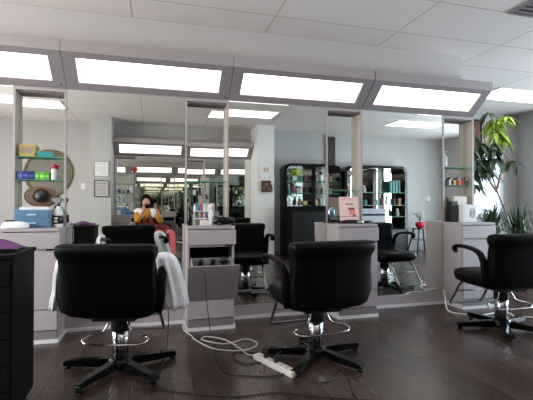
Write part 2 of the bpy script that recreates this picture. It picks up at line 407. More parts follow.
# ------------------------------------------------------------ ceiling lamps and vent
def ceil_lamp(x, y, label):
    t = thing('ceiling_light', label, 'light', (x, y, H), 0, 'recessed ceiling lights')
    b = nb(); w, l = 1.22, .59
    bx(b, 0, w, 0, .02, -.012, 0); bx(b, 0, w, l-.02, l, -.012, 0); bx(b, 0, .02, .02, l-.02, -.012, 0); bx(b, w-.02, w, .02, l-.02, -.012, 0)
    obj('frame', b, M['white'], t)
    b = nb(); bx(b, .02, w-.02, .02, l-.02, -.008, -.001); obj('diffuser', b, M['lamp'], t, 'glowing white panel')
ceil_lamp(4.79, 4.72, 'lit ceiling light above the plants at right')
for x, y, l in ((-2.65, .3, 'lit ceiling light reflected behind the left shelf niche, nearer row'), (1.0, .3, 'lit ceiling light over the opposite stations near the pillar'), (4.68, .28, 'lit ceiling light before the black display cabinets'),
                (1.0, 1.38, 'lit ceiling light of the middle row near the light boxes'), (4.68, 1.38, 'lit ceiling light of the middle row at right'), (-2.65, 1.38, 'lit ceiling light of the middle row at left')):
    ceil_lamp(x, y, l)
t = thing('ceiling_vent', 'dark square air vent in the ceiling at the upper right', 'vent', (3.0, 2.28, H))
b = nb(); bx(b, 0, .6, 0, .03, -.012, -.001); bx(b, 0, .6, .57, .6, -.012, -.001); bx(b, 0, .03, .03, .57, -.012, -.001); bx(b, .57, .6, .03, .57, -.012, -.001); obj('frame', b, M['lamd'], t)
b = nb()
for i in range(9): bx(b, .03, .57, .045+i*.06, .075+i*.06, -.011, -.004)
obj('louvre', b, M['lamd'], t)
b = nb(); bx(b, .03, .57, .03, .57, -.003, -.0005); obj('backing', b, M['hole'], t)

# ------------------------------------------------------------ styling chairs
def make_chair(label):
    t = thing('styling_chair', label, 'chair', group='black styling chairs')
    b = nb(); lathe(b, [(.08, .02), (.085, .04), (.08, .072), (.066, .088), (.06, .092)], n=24); obj('base_hub', b, M['gloss'], t)
    for k in range(5):
        a = PI/2+k*2*PI/5; b = nb()
        prism(b, [(.04, .02), (.34, .018), (.385, .018), (.392, .040), (.375, .056), (.06, .078)], 'y', -.032, .032)
        bmesh.ops.bevel(b, geom=b.edges[:], offset=.008, segments=2, affect='EDGES')
        lathe(b, [(.02, 0), (.022, .02)], c=(.365, 0, 0), n=12)
        bmesh.ops.transform(b, matrix=Matrix.Rotation(a, 4, 'Z'), verts=b.verts); obj('leg', b, M['gloss'], t)
    b = nb(); lathe(b, [(.055, .08), (.055, .30)], n=28); obj('column', b, M['chrome'], t, 'shiny metal column')
    b = nb(); lathe(b, [(.058, .262), (.064, .268), (.062, .34), (.075, .36)], n=24); bx(b, -.14, .14, -.14, .14, .355, .385, bev=.008); obj('mount', b, M['blackp'], t)
    # seat
    b = nb(); superloft(b, [(0, .07, .385, .235, .255, 0), (0, .08, .40, .258, .29, 0), (0, .085, .45, .266, .305, 0), (0, .085, .485, .26, .30, 0), (0, .08, .505, .225, .26, 0), (0, .08, .511, .12, .14, 0)], e=.4, n=36)
    obj('seat', b, M['black'], t)
    # backrest: shell that widens at the top roll
    b = nb()
    lv = []
    for z, hx, hy, cy in ((.412, .17, .030, -.235), (.418, .225, .044, -.237), (.44, .275, .050, -.24), (.475, .29, .054, -.243), (.54, .300, .055, -.248), (.64, .294, .054, -.258), (.73, .292, .054, -.270), (.768, .292, .053, -.277), (.778, .298, .058, -.280), (.80, .306, .066, -.285), (.828, .308, .068, -.29), (.850, .305, .062, -.294), (.862, .292, .046, -.296), (.868, .26, .024, -.297)):
        lv.append((0, cy, z, hx*1.0, hy, .35))
    superloft(b, lv, n=52, e=.3); obj('backrest', b, M['black'], t)
    b = nb(); tube(b, [(x*.27/6, -.205+.35*(x*.27/6)**2-.012, .772) for x in range(-6, 7)], .004, 6, k=1); obj('piping', b, M['gloss'], t)
    # armrests
    for s in (-1, 1):
        b = nb()
        tube(b, [(s*.315, .185, .675), (s*.315, .205, .70), (s*.315, .185, .728), (s*.315, .08, .735), (s*.316, -.06, .722), (s*.316, -.145, .69), (s*.312, -.185, .62), (s*.308, -.19, .52), (s*.29, -.17, .43)],
             .03, 12, k=5, r2=.018, up=Vector((0, 0, 1)), radii=[.022, .03, .03, .03, .03, .033, .036, .036, .03])
        obj('armrest', b, M['black'], t)
    # footrest frame
    b = nb()
    tube(b, [(-.15, .20, .40), (-.165, .33, .36), (-.17, .44, .21), (-.168, .50, .135), (-.13, .51, .125), (.13, .51, .125), (.168, .50, .135), (.17, .44, .21), (.165, .33, .36), (.15, .20, .40)], .012, 10, k=6)
    obj('footrest', b, M['steel'], t, 'bent steel footrest frame')
    b = nb(); tube(b, [(-.168, .40, .265), (.168, .40, .265)], .008, 8, k=1); obj('footrest_crossbar', b, M['steel'], t)
    # pump lever loop behind
    b = nb()
    tube(b, [(-.055, -.03, .36), (-.072, -.05, .31), (-.10, -.06, .265), (-.18, -.07, .245), (-.212, -.10, .232), (-.18, -.14, .215), (-.08, -.15, .21), (.08, -.15, .21), (.18, -.14, .215), (.212, -.10, .232), (.18, -.07, .245), (.10, -.06, .265), (.072, -.05, .31), (.055, -.03, .36)], .007, 8, k=6)
    obj('pump_lever', b, M['chrome'], t, 'thin chrome lever loop')
    return t
ch = make_chair('black styling chair with white towels over its arms')
ch.location = (-.20, 2.95, 0); ch.rotation_euler = (0, 0, math.radians(-15))
c2 = dup(ch, (1.15, 2.79, 0), math.radians(4), 'middle black styling chair by the white power strip')
c3 = dup(ch, (3.03, 3.0, 0), math.radians(-6), 'black styling chair at the right edge before the right cabinet')
sit = dup(ch, (-.02, -.42, 0), math.radians(-16), 'black styling chair the person is sitting in')
dup(ch, (1.62, -.38, 0), math.radians(185), 'empty black styling chair on the opposite side near the pillar')

for c_, a_ in ((ch, 15), (c2, -9), (c3, 6)):      # the star bases do not turn with the seats
    for k_ in c_.children:
        if k_.name.split('.')[0] in ('leg', 'base_hub'): k_.rotation_euler = (0, 0, math.radians(a_))
# towels
def drape(profile, y0, y1, ny=14, wob=.012, seed=1, th=.006):
    """cloth strip: profile in (x,z), running along y"""
    rnd = random.Random(seed); b = nb(); P = smooth_path([(p[0], 0, p[1]) for p in profile], 5); rows = []
    n = len(P)
    for j in range(ny+1):
        y = y0+(y1-y0)*j/ny; row = []
        for i, p in enumerate(P):
            low = max(0, (P[n//3].z-p.z))
            w = math.sin(j*1.1+seed)*wob*min(1, low*6)
            pinch = 1-.25*min(1, low*2.5)*0
            row.append(b.verts.new((p.x+w, y*pinch+math.sin(i*.6+seed)*.004, p.z-(math.sin(j*.9+seed*2)*.012 if i in (0, n-1) else 0))))
        rows.append(row)
    for a, c in zip(rows, rows[1:]):
        for i in range(n-1):
            f = b.faces.new([a[i], a[i+1], c[i+1], c[i]]); f.smooth = True
    return b
def solid(o, th=.007, sub=1):
    m = o.modifiers.new('s', 'SOLIDIFY'); m.thickness = th; m.offset = 0
    if sub: m = o.modifiers.new('u', 'SUBSURF'); m.levels = m.render_levels = sub
def bunch(levels, seed, n=40):
    """hanging bunched cloth: folded closed rings (cx, cy, z, half_x, half_y)"""
    b = nb(); rings = []
    for k, (cx, cy, z, hx, hy) in enumerate(levels):
        f = min(1, k/3); ring = []
        for i in range(n):
            a = 2*PI*i/n; w_ = 1+f*.16*math.sin(a*7+seed)+f*.08*math.sin(a*11+seed*2)
            ring.append(b.verts.new((cx+hx*w_*math.cos(a), cy+hy*w_*math.sin(a), z+(f*.012*math.sin(a*5+seed) if k == len(levels)-1 else 0))))
        rings.append(ring)
    for p, q in zip(rings, rings[1:]):
        for i in range(n): fc = b.faces.new([p[i], p[(i+1) % n], q[(i+1) % n], q[i]]); fc.smooth = True
    b.faces.new(rings[0]); b.faces.new(list(reversed(rings[-1]))); bmesh.ops.recalc_face_normals(b, faces=b.faces[:])
    return b
b = bunch([(.075, 2.80, .792, .02, .05), (.08, 2.80, .785, .045, .07), (.09, 2.79, .76, .06, .08), (.105, 2.785, .70, .066, .075), (.125, 2.78, .62, .066, .06), (.142, 2.775, .54, .07, .05), (.155, 2.77, .46, .072, .045), (.155, 2.77, .43, .068, .04)], 1.3)
o = tag(obj('towel', b, M['towel']), 'white towel hanging over the right arm of the left styling chair', 'towel')
b = bunch([(-.545, 2.94, .772, .01, .05), (-.547, 2.94, .765, .03, .065), (-.553, 2.94, .74, .042, .075), (-.562, 2.94, .66, .045, .07), (-.575, 2.99, .56, .048, .06), (-.59, 2.98, .48, .05, .05), (-.605, 2.98, .42, .04, .035)], 2.4)
o = tag(obj('towel', b, M['towel']), 'small white towel over the left arm of the left styling chair', 'towel')

# ------------------------------------------------------------ black cart with purple cloth
t = thing('rolling_cart', 'black drawer cart at the lower left corner under a purple cloth', 'cart', (-1.10, 2.28, 0))
b = nb(); bx(b, 0, .44, .01, .40, .05, .84, bev=.006); obj('body', b, M['cart'], t)
b = nb(); bx(b, -.008, .448, -.005, .408, .84, .862, bev=.006); obj('top_tray', b, M['cart'], t)
for i in range(6):
    b = nb(); z = .07+i*.128; bx(b, .008, .432, -.008, .008, z, z+.118, bev=.004); d_ = obj('drawer', b, M['cart'], t)
    b = nb(); bx(b, .12, .32, -.022, -.008, z+.09, z+.104, bev=.003); obj('handle', b, M['blackp'], d_)
for x in (.04, .40):
    for y in (.05, .36):
        b = nb(); lathe(b, [(.024, -.012), (.025, 0), (.024, .012)], n=14, M4=Matrix.Translation((x, y, .026)) @ Matrix.Rotation(PI/2, 4, 'Y')); bx(b, x-.006, x+.006, y-.01, y+.01, .03, .055); obj('caster', b, M['blackp'], t)
b = nb(); rows = []
for i in range(15):
    r = []
    for j in range(13):
        u = i/14; v = j/12
        x = -1.13+.45*u; y = 2.36+.28*v
        z = .871+.016*abs(math.sin(u*7+v*3))+.010*math.sin(v*9+u*2)+(0 if u < .93 else -.008)
        z += .03*math.exp(-((u-.72)**2+(v-.8)**2)*40)
        r.append(b.verts.new((x+.008*math.sin(v*8), y+.02*math.sin(u*6), max(z, .868))))
    rows.append(r)
for a, c in zip(rows, rows[1:]):
    for j in range(12): f = b.faces.new([a[j], c[j], c[j+1], a[j+1]]); f.smooth = True
o = tag(obj('cape', b, M['purple']), 'crumpled purple cape lying on the black drawer cart', 'cloth'); solid(o, .004)

# ------------------------------------------------------------ bottles and boxes
def bottle(x, y, z, r, h, m, capm, label, name='bottle', cat='bottle', group=None, kind='pump', rz=0):
    t = thing(name, label, cat, (x, y, z), rz, group)
    b = nb(); nr = r*.35
    hb = h*.72
    lathe(b, [(r*.92, 0), (r, h*.03), (r, hb*.85), (r*.85, hb*.95), (nr, hb), (nr, hb+.01)], n=16); obj('body', b, m, t)
    b = nb()
    if kind == 'pump':
        lathe(b, [(nr*1.3, hb+.002), (nr*1.3, hb+.3*(h-hb)), (nr*.5, hb+.35*(h-hb)), (nr*.5, h*.97), (nr*1.2, h*.975), (nr*1.2, h)], n=12)
        bx(b, -.004, r*1.2, -.004, .004, h*.97, h)
    elif kind == 'cap':
        lathe(b, [(r*.6, hb+.002), (r*.6, h*.99), (r*.5, h)], n=14)
    else:
        lathe(b, [(nr*1.2, hb), (nr*.5, h*.9), (nr*.4, h)], n=12)
    obj('cap', b, capm, t)
    return t
def carton(x, y, z, w, d, h, m, label, name='box', cat='box', group=None, stripe=None, rz=0):
    t = thing(name, label, cat, (x, y, z), rz, group) if stripe else None
    b = nb(); bx(b, -w/2, w/2, -d/2, d/2, 0, h, bev=min(w, d, h)*.04)
    if not stripe:
        return tag(obj(name, b, m), label, cat, group, (x, y, z), rz)
    obj('carton', b, m, t)
    b = nb(); z0, z1 = stripe[1], stripe[2]; bx(b, -w/2*.8, w/2*.8, -d/2-.0015, -d/2, h*z0, h*z1); obj('printed_panel', b, stripe[0], t)
    return t
yN = D+.052
# niche 1 upper shelf (z 1.53)
carton(-1.045, yN, 1.53, .12, .07, .105, col((186, 162, 84)), 'yellow carton with a grey panel on the upper left shelf', stripe=(col((150, 136, 122)), .25, .8))
carton(-.905, yN, 1.53, .12, .09, .045, col((42, 140, 140)), 'flat teal box beside the yellow carton')
for i, (x, w, c, hh, l) in enumerate(((-1.105, .04, (84, 108, 160), .07, 'pale blue small carton, leftmost on the lower left shelf'), (-1.058, .045, (34, 50, 130), .078, 'royal blue small carton next to the pale blue one'), (-1.01, .045, (24, 34, 104), .074, 'navy small carton touching the green cartons'),
                          (-.966, .036, (100, 164, 62), .07, 'green carton nearest the blue cartons'), (-.928, .036, (112, 176, 62), .066, 'middle of the three green cartons'), (-.89, .036, (94, 158, 56), .068, 'green carton nearest the white can'))):
    carton(x, yN-.005, 1.33, w, .05, hh, col(c), l, group=None, stripe=(col(tuple(min(255, v+50) for v in c)), .3, .6))
t = bottle(-.836, yN-.01, 1.33, .024, .14, M['white'], col((190, 40, 54)), 'white can with a red cap on the lower left shelf', kind='cap')
# items on cabinet 1
t = thing('organizer', 'translucent blue plastic drawer organizer on the left cabinet', 'organizer', (-1.085, D-.20, .92))
b = nb(); bl = col((104, 134, 160), .25); bx(b, 0, .275, 0, .20, 0, .15, bev=.008); obj('body', b, bl, t)
for z in (.012, .082):
    b = nb(); bx(b, .01, .265, -.008, -.0005, z, z+.06, bev=.003); d_ = obj('drawer', b, col((88, 122, 152), .25), t); b = nb(); bx(b, .10, .17, -.016, -.008, z+.022, z+.034); obj('handle', b, col((170, 200, 220), .25), d_)
t = thing('tray', 'white tray of small tools on top of the blue organizer', 'tray', (-1.045, D-.19, 1.071))
b = nb(); bx(b, 0, .22, 0, .16, 0, .004); bx(b, 0, .22, 0, .004, .004, .02); bx(b, 0, .22, .156, .16, .004, .02); bx(b, 0, .004, .004, .156, .004, .02); bx(b, .216, .22, .004, .156, .004, .02); obj('dish', b, M['white'], t)
b = nb(); bx(b, .05, .18, .03, .10, .005, .026, bev=.004); bx(b, .02, .045, .02, .13, .005, .022, bev=.003); obj('tool', b, M['beige'], t)
t = thing('spray_bottle', 'spray bottle with black trigger and black label on the left cabinet', 'bottle', (-.765, D-.13, .92), -.3)
b = nb(); lathe(b, [(.036, 0), (.038, .006), (.038, .11), (.034, .135), (.016, .165), (.013, .18)], n=20); obj('body', b, M['white'], t)
b = nb(); lathe(b, [(.0386, .03), (.0386, .10)], n=20); obj('label_wrap', b, M['blackp'], t)
b = nb(); bx(b, -.02, .012, -.0395, -.0387, .045, .058); bx(b, -.014, .016, -.0395, -.0387, .07, .085); obj('label_print', b, M['white'], t)
b = nb(); lathe(b, [(.017, .18), (.017, .198), (.012, .205)], n=12); prism(b, [(-.055, .245), (-.05, .225), (-.012, .20), (.012, .20), (.03, .235), (.025, .25)], 'y', -.010, .010); prism(b, [(-.022, .225), (-.03, .18), (-.038, .165), (-.03, .165), (-.018, .19), (-.012, .22)], 'y', -.006, .006); obj('trigger', b, M['blackp'], t)
b = nb(); superloft(b, [(-1.055, D-.255, .921, .095, .035, 0), (-1.055, D-.255, .93, .10, .042, 0), (-1.05, D-.255, .955, .095, .04, 0), (-1.06, D-.255, .972, .07, .03, 0), (-1.06, D-.255, .978, .03, .012, 0)], e=.7)
o = tag(obj('towel', b, M['towel']), 'folded white towel on the front of the left cabinet', 'towel')
t = thing('hair_clip', 'black claw clip lying on the folded white towel', 'clip', (-1.09, D-.262, .979))
b = nb(); bx(b, -.035, .035, -.008, .008, 0, .008, bev=.003); obj('spine', b, M['blackp'], t)
for q in range(5):
    b = nb(); bx(b, -.03+q*.014, -.024+q*.014, -.014, -.008, -.004, .006); obj('tooth', b, M['blackp'], t)
# items on cabinet 2
yC = D-.11
bottle(.337, yC, .92, .021, .215, M['gloss'], M['blackp'], 'tall black bottle at the left end of the middle cabinet', kind='nozzle')
t = thing('wire_rack', 'small white rack holding brushes, under the small bottles', 'rack', (.455, yC, .92))
b = nb(); bx(b, -.085, .065, -.05, .05, .128, .134)
for x in (-.08, .06):
    for y in (-.045, .045): bx(b, x-.003, x+.003, y-.003, y+.003, 0, .128)
bx(b, -.08, .06, -.048, -.042, .06, .066); bx(b, -.08, .06, .042, .048, .06, .066); obj('frame', b, M['white'], t)
b = nb(); bx(b, -.03, .06, -.04, .04, .0, .006); bx(b, -.03, .06, -.044, -.04, .0, .05); obj('brush_cup', b, M['plug'], t)
for q, (x, c) in enumerate(((-.02, (200, 200, 205)), (-.002, (190, 60, 110)), (.016, (225, 225, 225)), (.034, (120, 60, 90)), (.05, (215, 215, 215)))):
    b = nb(); tube(b, [(x, -.01+.004*q, .008), (x+.008*(q-2)*.3, 0, .118)], .004, 6, k=1); ball(b, (x+.0024*(q-2), 0, .10), .009, 1, 1, 2.2, u=8, v=6); tag(obj('hair_brush', b, col(c)), ['silver', 'pink', 'white', 'plum', 'pale grey'][q]+' hair brush standing in the white rack', 'brush', loc=(.455, yC, .921))
zt = 1.054+.001
bottle(.382, yC, zt, .013, .062, M['white'], M['plug'], 'small white bottle, leftmost on the white rack', kind='cap')
bottle(.409, yC, zt, .014, .07, col((20, 130, 150)), col((20, 120, 140)), 'teal bottle on the white rack', kind='cap')
bottle(.440, yC, zt, .012, .082, col((180, 30, 110)), col((170, 30, 100)), 'magenta bottle on the white rack', kind='cap')
carton(.472, yC, zt, .03, .04, .068, col((205, 220, 200)), 'pale green carton on the white rack')
carton(.503, yC, zt, .026, .04, .064, M['white'], 'white carton at the right end of the white rack')
bottle(.530, yC-.03, .92, .022, .20, M['white'], M['white'], 'tall white bottle beside the white rack', kind='cap')
def dryer(loc, rotz, label, rx=0):
    t = thing('hair_dryer', label, 'hair dryer', loc, rotz)
    b = nb(); lathe(b, [(.02, -.08), (.036, -.07), (.04, -.02), (.034, .05), (.026, .09), (.024, .11), (.018, .11)], n=16, M4=Matrix.Translation((0, 0, .042)) @ Matrix.Rotation(PI/2, 4, 'Y')); obj('barrel', b, M['gloss'], t)
    b = nb(); tube(b, [(-.02, 0, .03), (-.03, -.05, .022), (-.035, -.11, .018)], .015, 8, k=3); obj('handle', b, M['blackp'], t)
    b = nb(); lathe(b, [(.03, -.092), (.034, -.08)], n=14, M4=Matrix.Translation((0, 0, .042)) @ Matrix.Rotation(PI/2, 4, 'Y')); obj('intake_grille', b, M['steel'], t)
    return t
dryer((.63, D-.19, .921), -.15, 'black hair dryer lying on the middle cabinet')
# tools in the tilt bin
for x, l in ((.40, 'black clipper in the open bin, left'), (.51, 'black clipper in the open bin, middle'), (.61, 'round black dryer head in the open bin, right')):
    t = thing('hair_tool', l, 'tool', (x, D-.345, .345))
    b = nb(); tube(b, [(0, .03, .02), (0, .02, .13), (.006, .01, .22), (.01, -.0, .26)], .02, 10, k=4); obj('body', b, M['gloss'], t)
    b = nb(); ball(b, (.01, -.01, .275), .042 if x > .6 else .026, 1.2, .8, .8); obj('head', b, M['blackp'], t)
# framed flyer on cabinet 3
t = thing('flyer_stand', 'framed pink flyer on a black arched stand', 'sign', (1.955, D-.13, .922), math.radians(-14))
tl = Matrix.Translation((0, 0, .028)) @ Matrix.Rotation(math.radians(-12), 4, 'X')
b = nb(); bx(b, -.10, .10, -.004, .004, 0, .25, bev=.002); bmesh.ops.transform(b, matrix=tl, verts=b.verts); obj('card', b, col((226, 198, 190)), t)
b = nb()
for (x0, x1, z0, z1, m) in ((-.03, .0, .165, .18, 1), (.01, .04, .165, .178, 1), (-.01, .055, .11, .135, 1), (0, .06, .06, .108, 0), (.035, .065, .045, .062, 1), (-.08, .085, .225, .232, 0), (-.075, -.03, .045, .05, 0), (-.08, -.05, .10, .104, 0)):
    bx(b, x0, x1, -.0052, -.004, z0, z1, m)
ball(b, (.028, -.006, .085), .018, 1, .1, 1, 0)
bmesh.ops.transform(b, matrix=tl, verts=b.verts); obj('print', b, [col((220, 140, 112)), col((110, 70, 66))], t, 'orange flower print and dark lettering')
b = nb(); pts = [(-.13, 0), (.13, 0), (.12, .018)]+[(.115*math.cos(a), .012+.028*math.sin(a)) for a in [PI*k/12 for k in range(1, 12)]]+[(-.12, .018)]
prism(b, pts, 'y', -.045, -.03); bx(b, -.11, .11, -.03, .06, 0, .008); bx(b, -.1, .1, .004, .012, .008, .07); obj('stand', b, M['blackp'], t)
t = thing('hand_mirror', 'small oval mirror with bluish face left of the flyer', 'mirror', (1.79, D-.05, .92), -.3)
b = nb(); lathe(b, [(.045, 0), (.045, .006), (.012, .012), (.008, .03)], n=18); obj('base', b, M['gloss'], t)
b = nb(); ball(b, (0, 0, .105), .05, .75, .12, 1.6); obj('rim', b, M['gloss'], t)
b = nb(); ball(b, (0, -.004, .105), .044, .75, .10, 1.6); obj('mirror_face', b, mat('blue_mirror', (160, 195, 215), .08, metal=.9), t)
t = thing('curling_iron', 'black curling iron with cord right of the flyer', 'hair tool', (2.10, D-.24, .921), .2)
b = nb(); tube(b, [(-.03, 0, .018), (.045, .0, .018)], .016, 10, k=1); obj('handle', b, M['blackp'], t)
b = nb(); tube(b, [(-.13, 0, .018), (-.03, 0, .018)], .009, 10, k=1); obj('barrel', b, M['chrome'], t)
# items on cabinet 4
carton(3.285, D-.04, .92, .075, .09, .235, col((34, 33, 38)), 'tall black box with a silver line on the right cabinet', stripe=(col((50, 50, 56)), .4, .5))
carton(3.42, D+.035, .92, .17, .10, .29, col((206, 200, 190)), 'white carton at the back of the right niche')
t = carton(3.425, D-.10, .92, .17, .11, .195, M['white'], 'white carton with a grey coil picture on the right cabinet', stripe=(col((216, 214, 212)), .05, .95))
b = nb()
for r in (.045, .03, .015): tube(b, [(.03+r*.75*math.cos(a), -.0575, .10+r*1.2*math.sin(a)) for a in [2*PI*k/20 for k in range(20)]], .0022, 5, closed=True, k=1)
obj('coil_picture', b, col((130, 128, 132)), t)
bottle(3.255, yN-.01, 1.55, .026, .18, M['white'], M['white'], 'white pump bottle on the upper right shelf', kind='pump')
pc = [((40, 44, 52), 'dark grey'), ((60, 90, 96), 'slate'), ((225, 225, 220), 'white'), ((70, 60, 50), 'brown'), ((230, 200, 110), 'yellow'), ((120, 40, 46), 'maroon'), ((236, 120, 70), 'orange'), ((190, 50, 50), 'red'), ((96, 44, 40), 'dark red'), ((60, 40, 40), 'black-brown')]
for i, (c, n_) in enumerate(pc):
    bottle(3.235+i*.0345, yN-.03+.006*(i % 2), 1.34, .013, .075+.01*(i % 3), col(c), M['gloss'] if i % 3 else M['plug'], n_+' nail polish bottle in the row on the right niche shelf', 'nail_polish', 'nail polish', 'nail polish bottles in a row', kind='cap')

# opposite niches
for i, (x, z, w, h, c, n_) in enumerate(((-.66, 1.36, .05, .09, (90, 110, 120), 'slate'), (-.58, 1.36, .05, .07, (150, 160, 170), 'grey'), (-.48, 1.36, .06, .08, (60, 80, 110), 'dark blue'), (-.68, 1.18, .06, .10, (225, 225, 220), 'white'), (-.60, 1.18, .06, .12, (215, 215, 205), 'cream'), (-.52, 1.18, .07, .11, (190, 195, 195), 'silver'),
                                          (-.66, .92, .08, .10, (228, 226, 220), 'tall white'), (-.56, .92, .10, .09, (100, 150, 200), 'light blue'), (-.45, .92, .09, .07, (60, 110, 170), 'blue'))):
    carton(x, B-.05, z, w, .06, h, col(c), '%s box in the opposite niche, %s' % (n_, {1.36: 'upper shelf', 1.18: 'middle shelf', .92: 'lowest row'}[z]), group='boxes in the opposite niche')
for i, (x, z, c, n_) in enumerate(((.80, 1.34, (60, 110, 90), 'green'), (.90, 1.34, (225, 225, 220), 'white'), (1.02, 1.34, (40, 40, 44), 'black'), (.80, .92, (230, 230, 228), 'tall white'), (.92, .92, (40, 40, 50), 'dark'), (1.03, .92, (70, 150, 150), 'teal'))):
    bottle(x, B-.05, z, .03, .16, col(c), M['gloss'], '%s bottle in the opposite niche near the pillar, %s' % (n_, 'on the shelf' if z > 1 else 'on the counter'), kind='cap')
# red flower stuck high on the opposite frame
t = thing('flower_ornament', 'small orange-red flower ornament on the opposite mirror frame', 'ornament', (-.35, B+.02, 1.86))
b = nb()
for k in range(6): ball(b, (.035*math.cos(k*PI/3), 0, .035*math.sin(k*PI/3)), .03, 1, .5, 1, u=8, v=6)
obj('petals', b, col((206, 90, 60)), t)
b = nb(); ball(b, (0, .012, 0), .018, 1, .8, 1); bx(b, -.006, .006, -.022, 0, -.006, .006); obj('centre', b, col((150, 60, 40)), t)

# ------------------------------------------------------------ wall pictures, phone box, round straw piece
def picture(x, y, z, w, h, frm, inner, label, art=None, facing=1):
    t = thing('picture', label, 'picture', (x, y, z))
    b = nb(); f = .018; d = .018*facing
    for r in ((-w/2, w/2, h/2-f, h/2), (-w/2, w/2, -h/2, -h/2+f), (-w/2, -w/2+f, -h/2+f, h/2-f), (w/2-f, w/2, -h/2+f, h/2-f)): bx(b, r[0], r[1], min(0, d), max(0, d), r[2], r[3])
    obj('frame', b, frm, t); b = nb(); bx(b, -w/2+f, w/2-f, 0, d*.5, -h/2+f, h/2-f); obj('sheet', b, inner, t)
    if art:
        b = nb()
        for (x0, x1, z0, z1) in art[1]: bx(b, x0*w, x1*w, d*.5, d*.55, z0*h, z1*h)
        obj('print', b, art[0], t)
yp = -.359
lines = [(-.3, .3, .28, .33), (-.3, .3, .1, .13), (-.3, .3, -.02, .01), (-.3, .3, -.14, -.11), (-.1, .3, -.3, -.27)]
picture(-.925, yp, 1.80, .28, .30, M['frame'], M['white'], 'pale certificate on the left pilaster, upper of two', (col((180, 178, 176)), lines))
picture(-.915, yp, 1.43, .27, .32, col((90, 84, 88)), col((180, 176, 176)), 'dark framed certificate on the left pilaster, lower of two', (col((140, 136, 136)), lines))
picture(2.30, yp, 1.86, .29, .31, M['white'], M['white'], 'white framed picture with tan figures on the right pilaster', (col((190, 160, 130)), [(-.2, -.02, -.15, .15), (.04, .2, -.15, .15)]))
t = thing('wall_phone', 'brown old-fashioned wall box with cord on the right pilaster', 'telephone', (2.29, yp, 1.50))
b = nb(); bx(b, -.10, .10, 0, .08, -.11, .13, bev=.008); obj('case', b, mat('phone_wood', (88, 52, 42), .4, var=.3), t)
b = nb(); lathe(b, [(.035, 0), (.03, .02), (.012, .025)], n=16, M4=Matrix.Translation((0, .08, .04)) @ Matrix.Rotation(-PI/2, 4, 'X')); ball(b, (-.06, .09, -.02), .02); ball(b, (.05, .09, -.05), .018); obj('dial', b, M['steel'], t)
b = nb(); tube(b, [(.11, .03, .05), (.13, .04, -.05), (.12, .04, -.10)], .014, 8, k=4); obj('handset', b, M['blackp'], t)
b = nb(); tube(b, [(.0, .03, -.11), (.02, .02, -.35), (-.01, .02, -.6), (.04, .02, -.75), (.10, .01, -.72)], .004, 6, k=5); obj('cord', b, M['plug'], t)
t = thing('wall_hat', 'large round woven straw disc hanging on the far wall', 'wall decoration', (-1.98, B-.005, 1.76))
b = nb(); RX = Matrix.Rotation(-PI/2, 4, 'X'); lathe(b, [(.44, 0), (.445, .01), (.40, .022), (.22, .04), (.12, .06), (.0005, .065)], n=40, M4=RX); obj('disc', b, M['wicker'], t)
b = nb(); tube(b, [(.445*math.cos(a), .012, .445*math.sin(a)) for a in [2*PI*k/36 for k in range(36)]], .028, 8, closed=True, k=1); obj('rim', b, col((116, 100, 66), .8), t, 'darker braided rim')
t = thing('hat', 'tan felt hat with a round black crown hanging below the straw disc', 'hat', (-2.12, B-.005, 1.30))
b = nb(); lathe(b, [(.26, 0), (.28, .01), (.24, .03), (.15, .05), (.14, .055)], n=32, M4=Matrix.Diagonal((1.15, 1, .8, 1)) @ RX); obj('brim', b, M['tan'], t)
b = nb(); lathe(b, [(.14, .055), (.135, .12), (.10, .15), (.001, .155)], n=28, M4=RX); obj('crown', b, M['blackp'], t)
t = thing('light_switch', 'white light switch on the far wall left of the pictures', 'switch', (-1.33, B-.005, 1.50))
b = nb(); bx(b, -.04, .04, 0, .006, -.06, .06, bev=.002); obj('plate', b, M['white'], t); b = nb(); bx(b, -.008, .008, .006, .014, -.015, .015); obj('toggle', b, M['plug'], t)
t = thing('light_switch', 'white switch plate on the pale wall above the stool', 'switch', (6.75, B-.005, 1.28))
b = nb(); bx(b, -.05, .05, 0, .006, -.06, .06, bev=.002); obj('plate', b, M['white'], t); b = nb(); bx(b, -.008, .008, .006, .014, -.015, .015); obj('toggle', b, M['plug'], t)
b = nb(); bx(b, 3.93, 4.25, B-.005, B+.045, 2.06, 2.76, bev=.004); tag(obj('wood_board', b, M['dwood']), 'dark vertical wooden board above the black display cabinets', 'board')

t = thing('wall_plaque', 'carved brown wooden plaque in a black frame near the plant', 'wall decoration', (5.58, YA-.001, 2.44))
b = nb()
for r in ((-.17, .17, .19, .22), (-.17, .17, -.24, -.21), (-.17, -.14, -.21, .19), (.14, .17, -.21, .19)): bx(b, r[0], r[1], -.04, 0, r[2], r[3])
obj('frame', b, M['blackp'], t); b = nb(); bx(b, -.14, .14, -.03, -.002, -.21, .19); obj('carving', b, M['wood'], t)

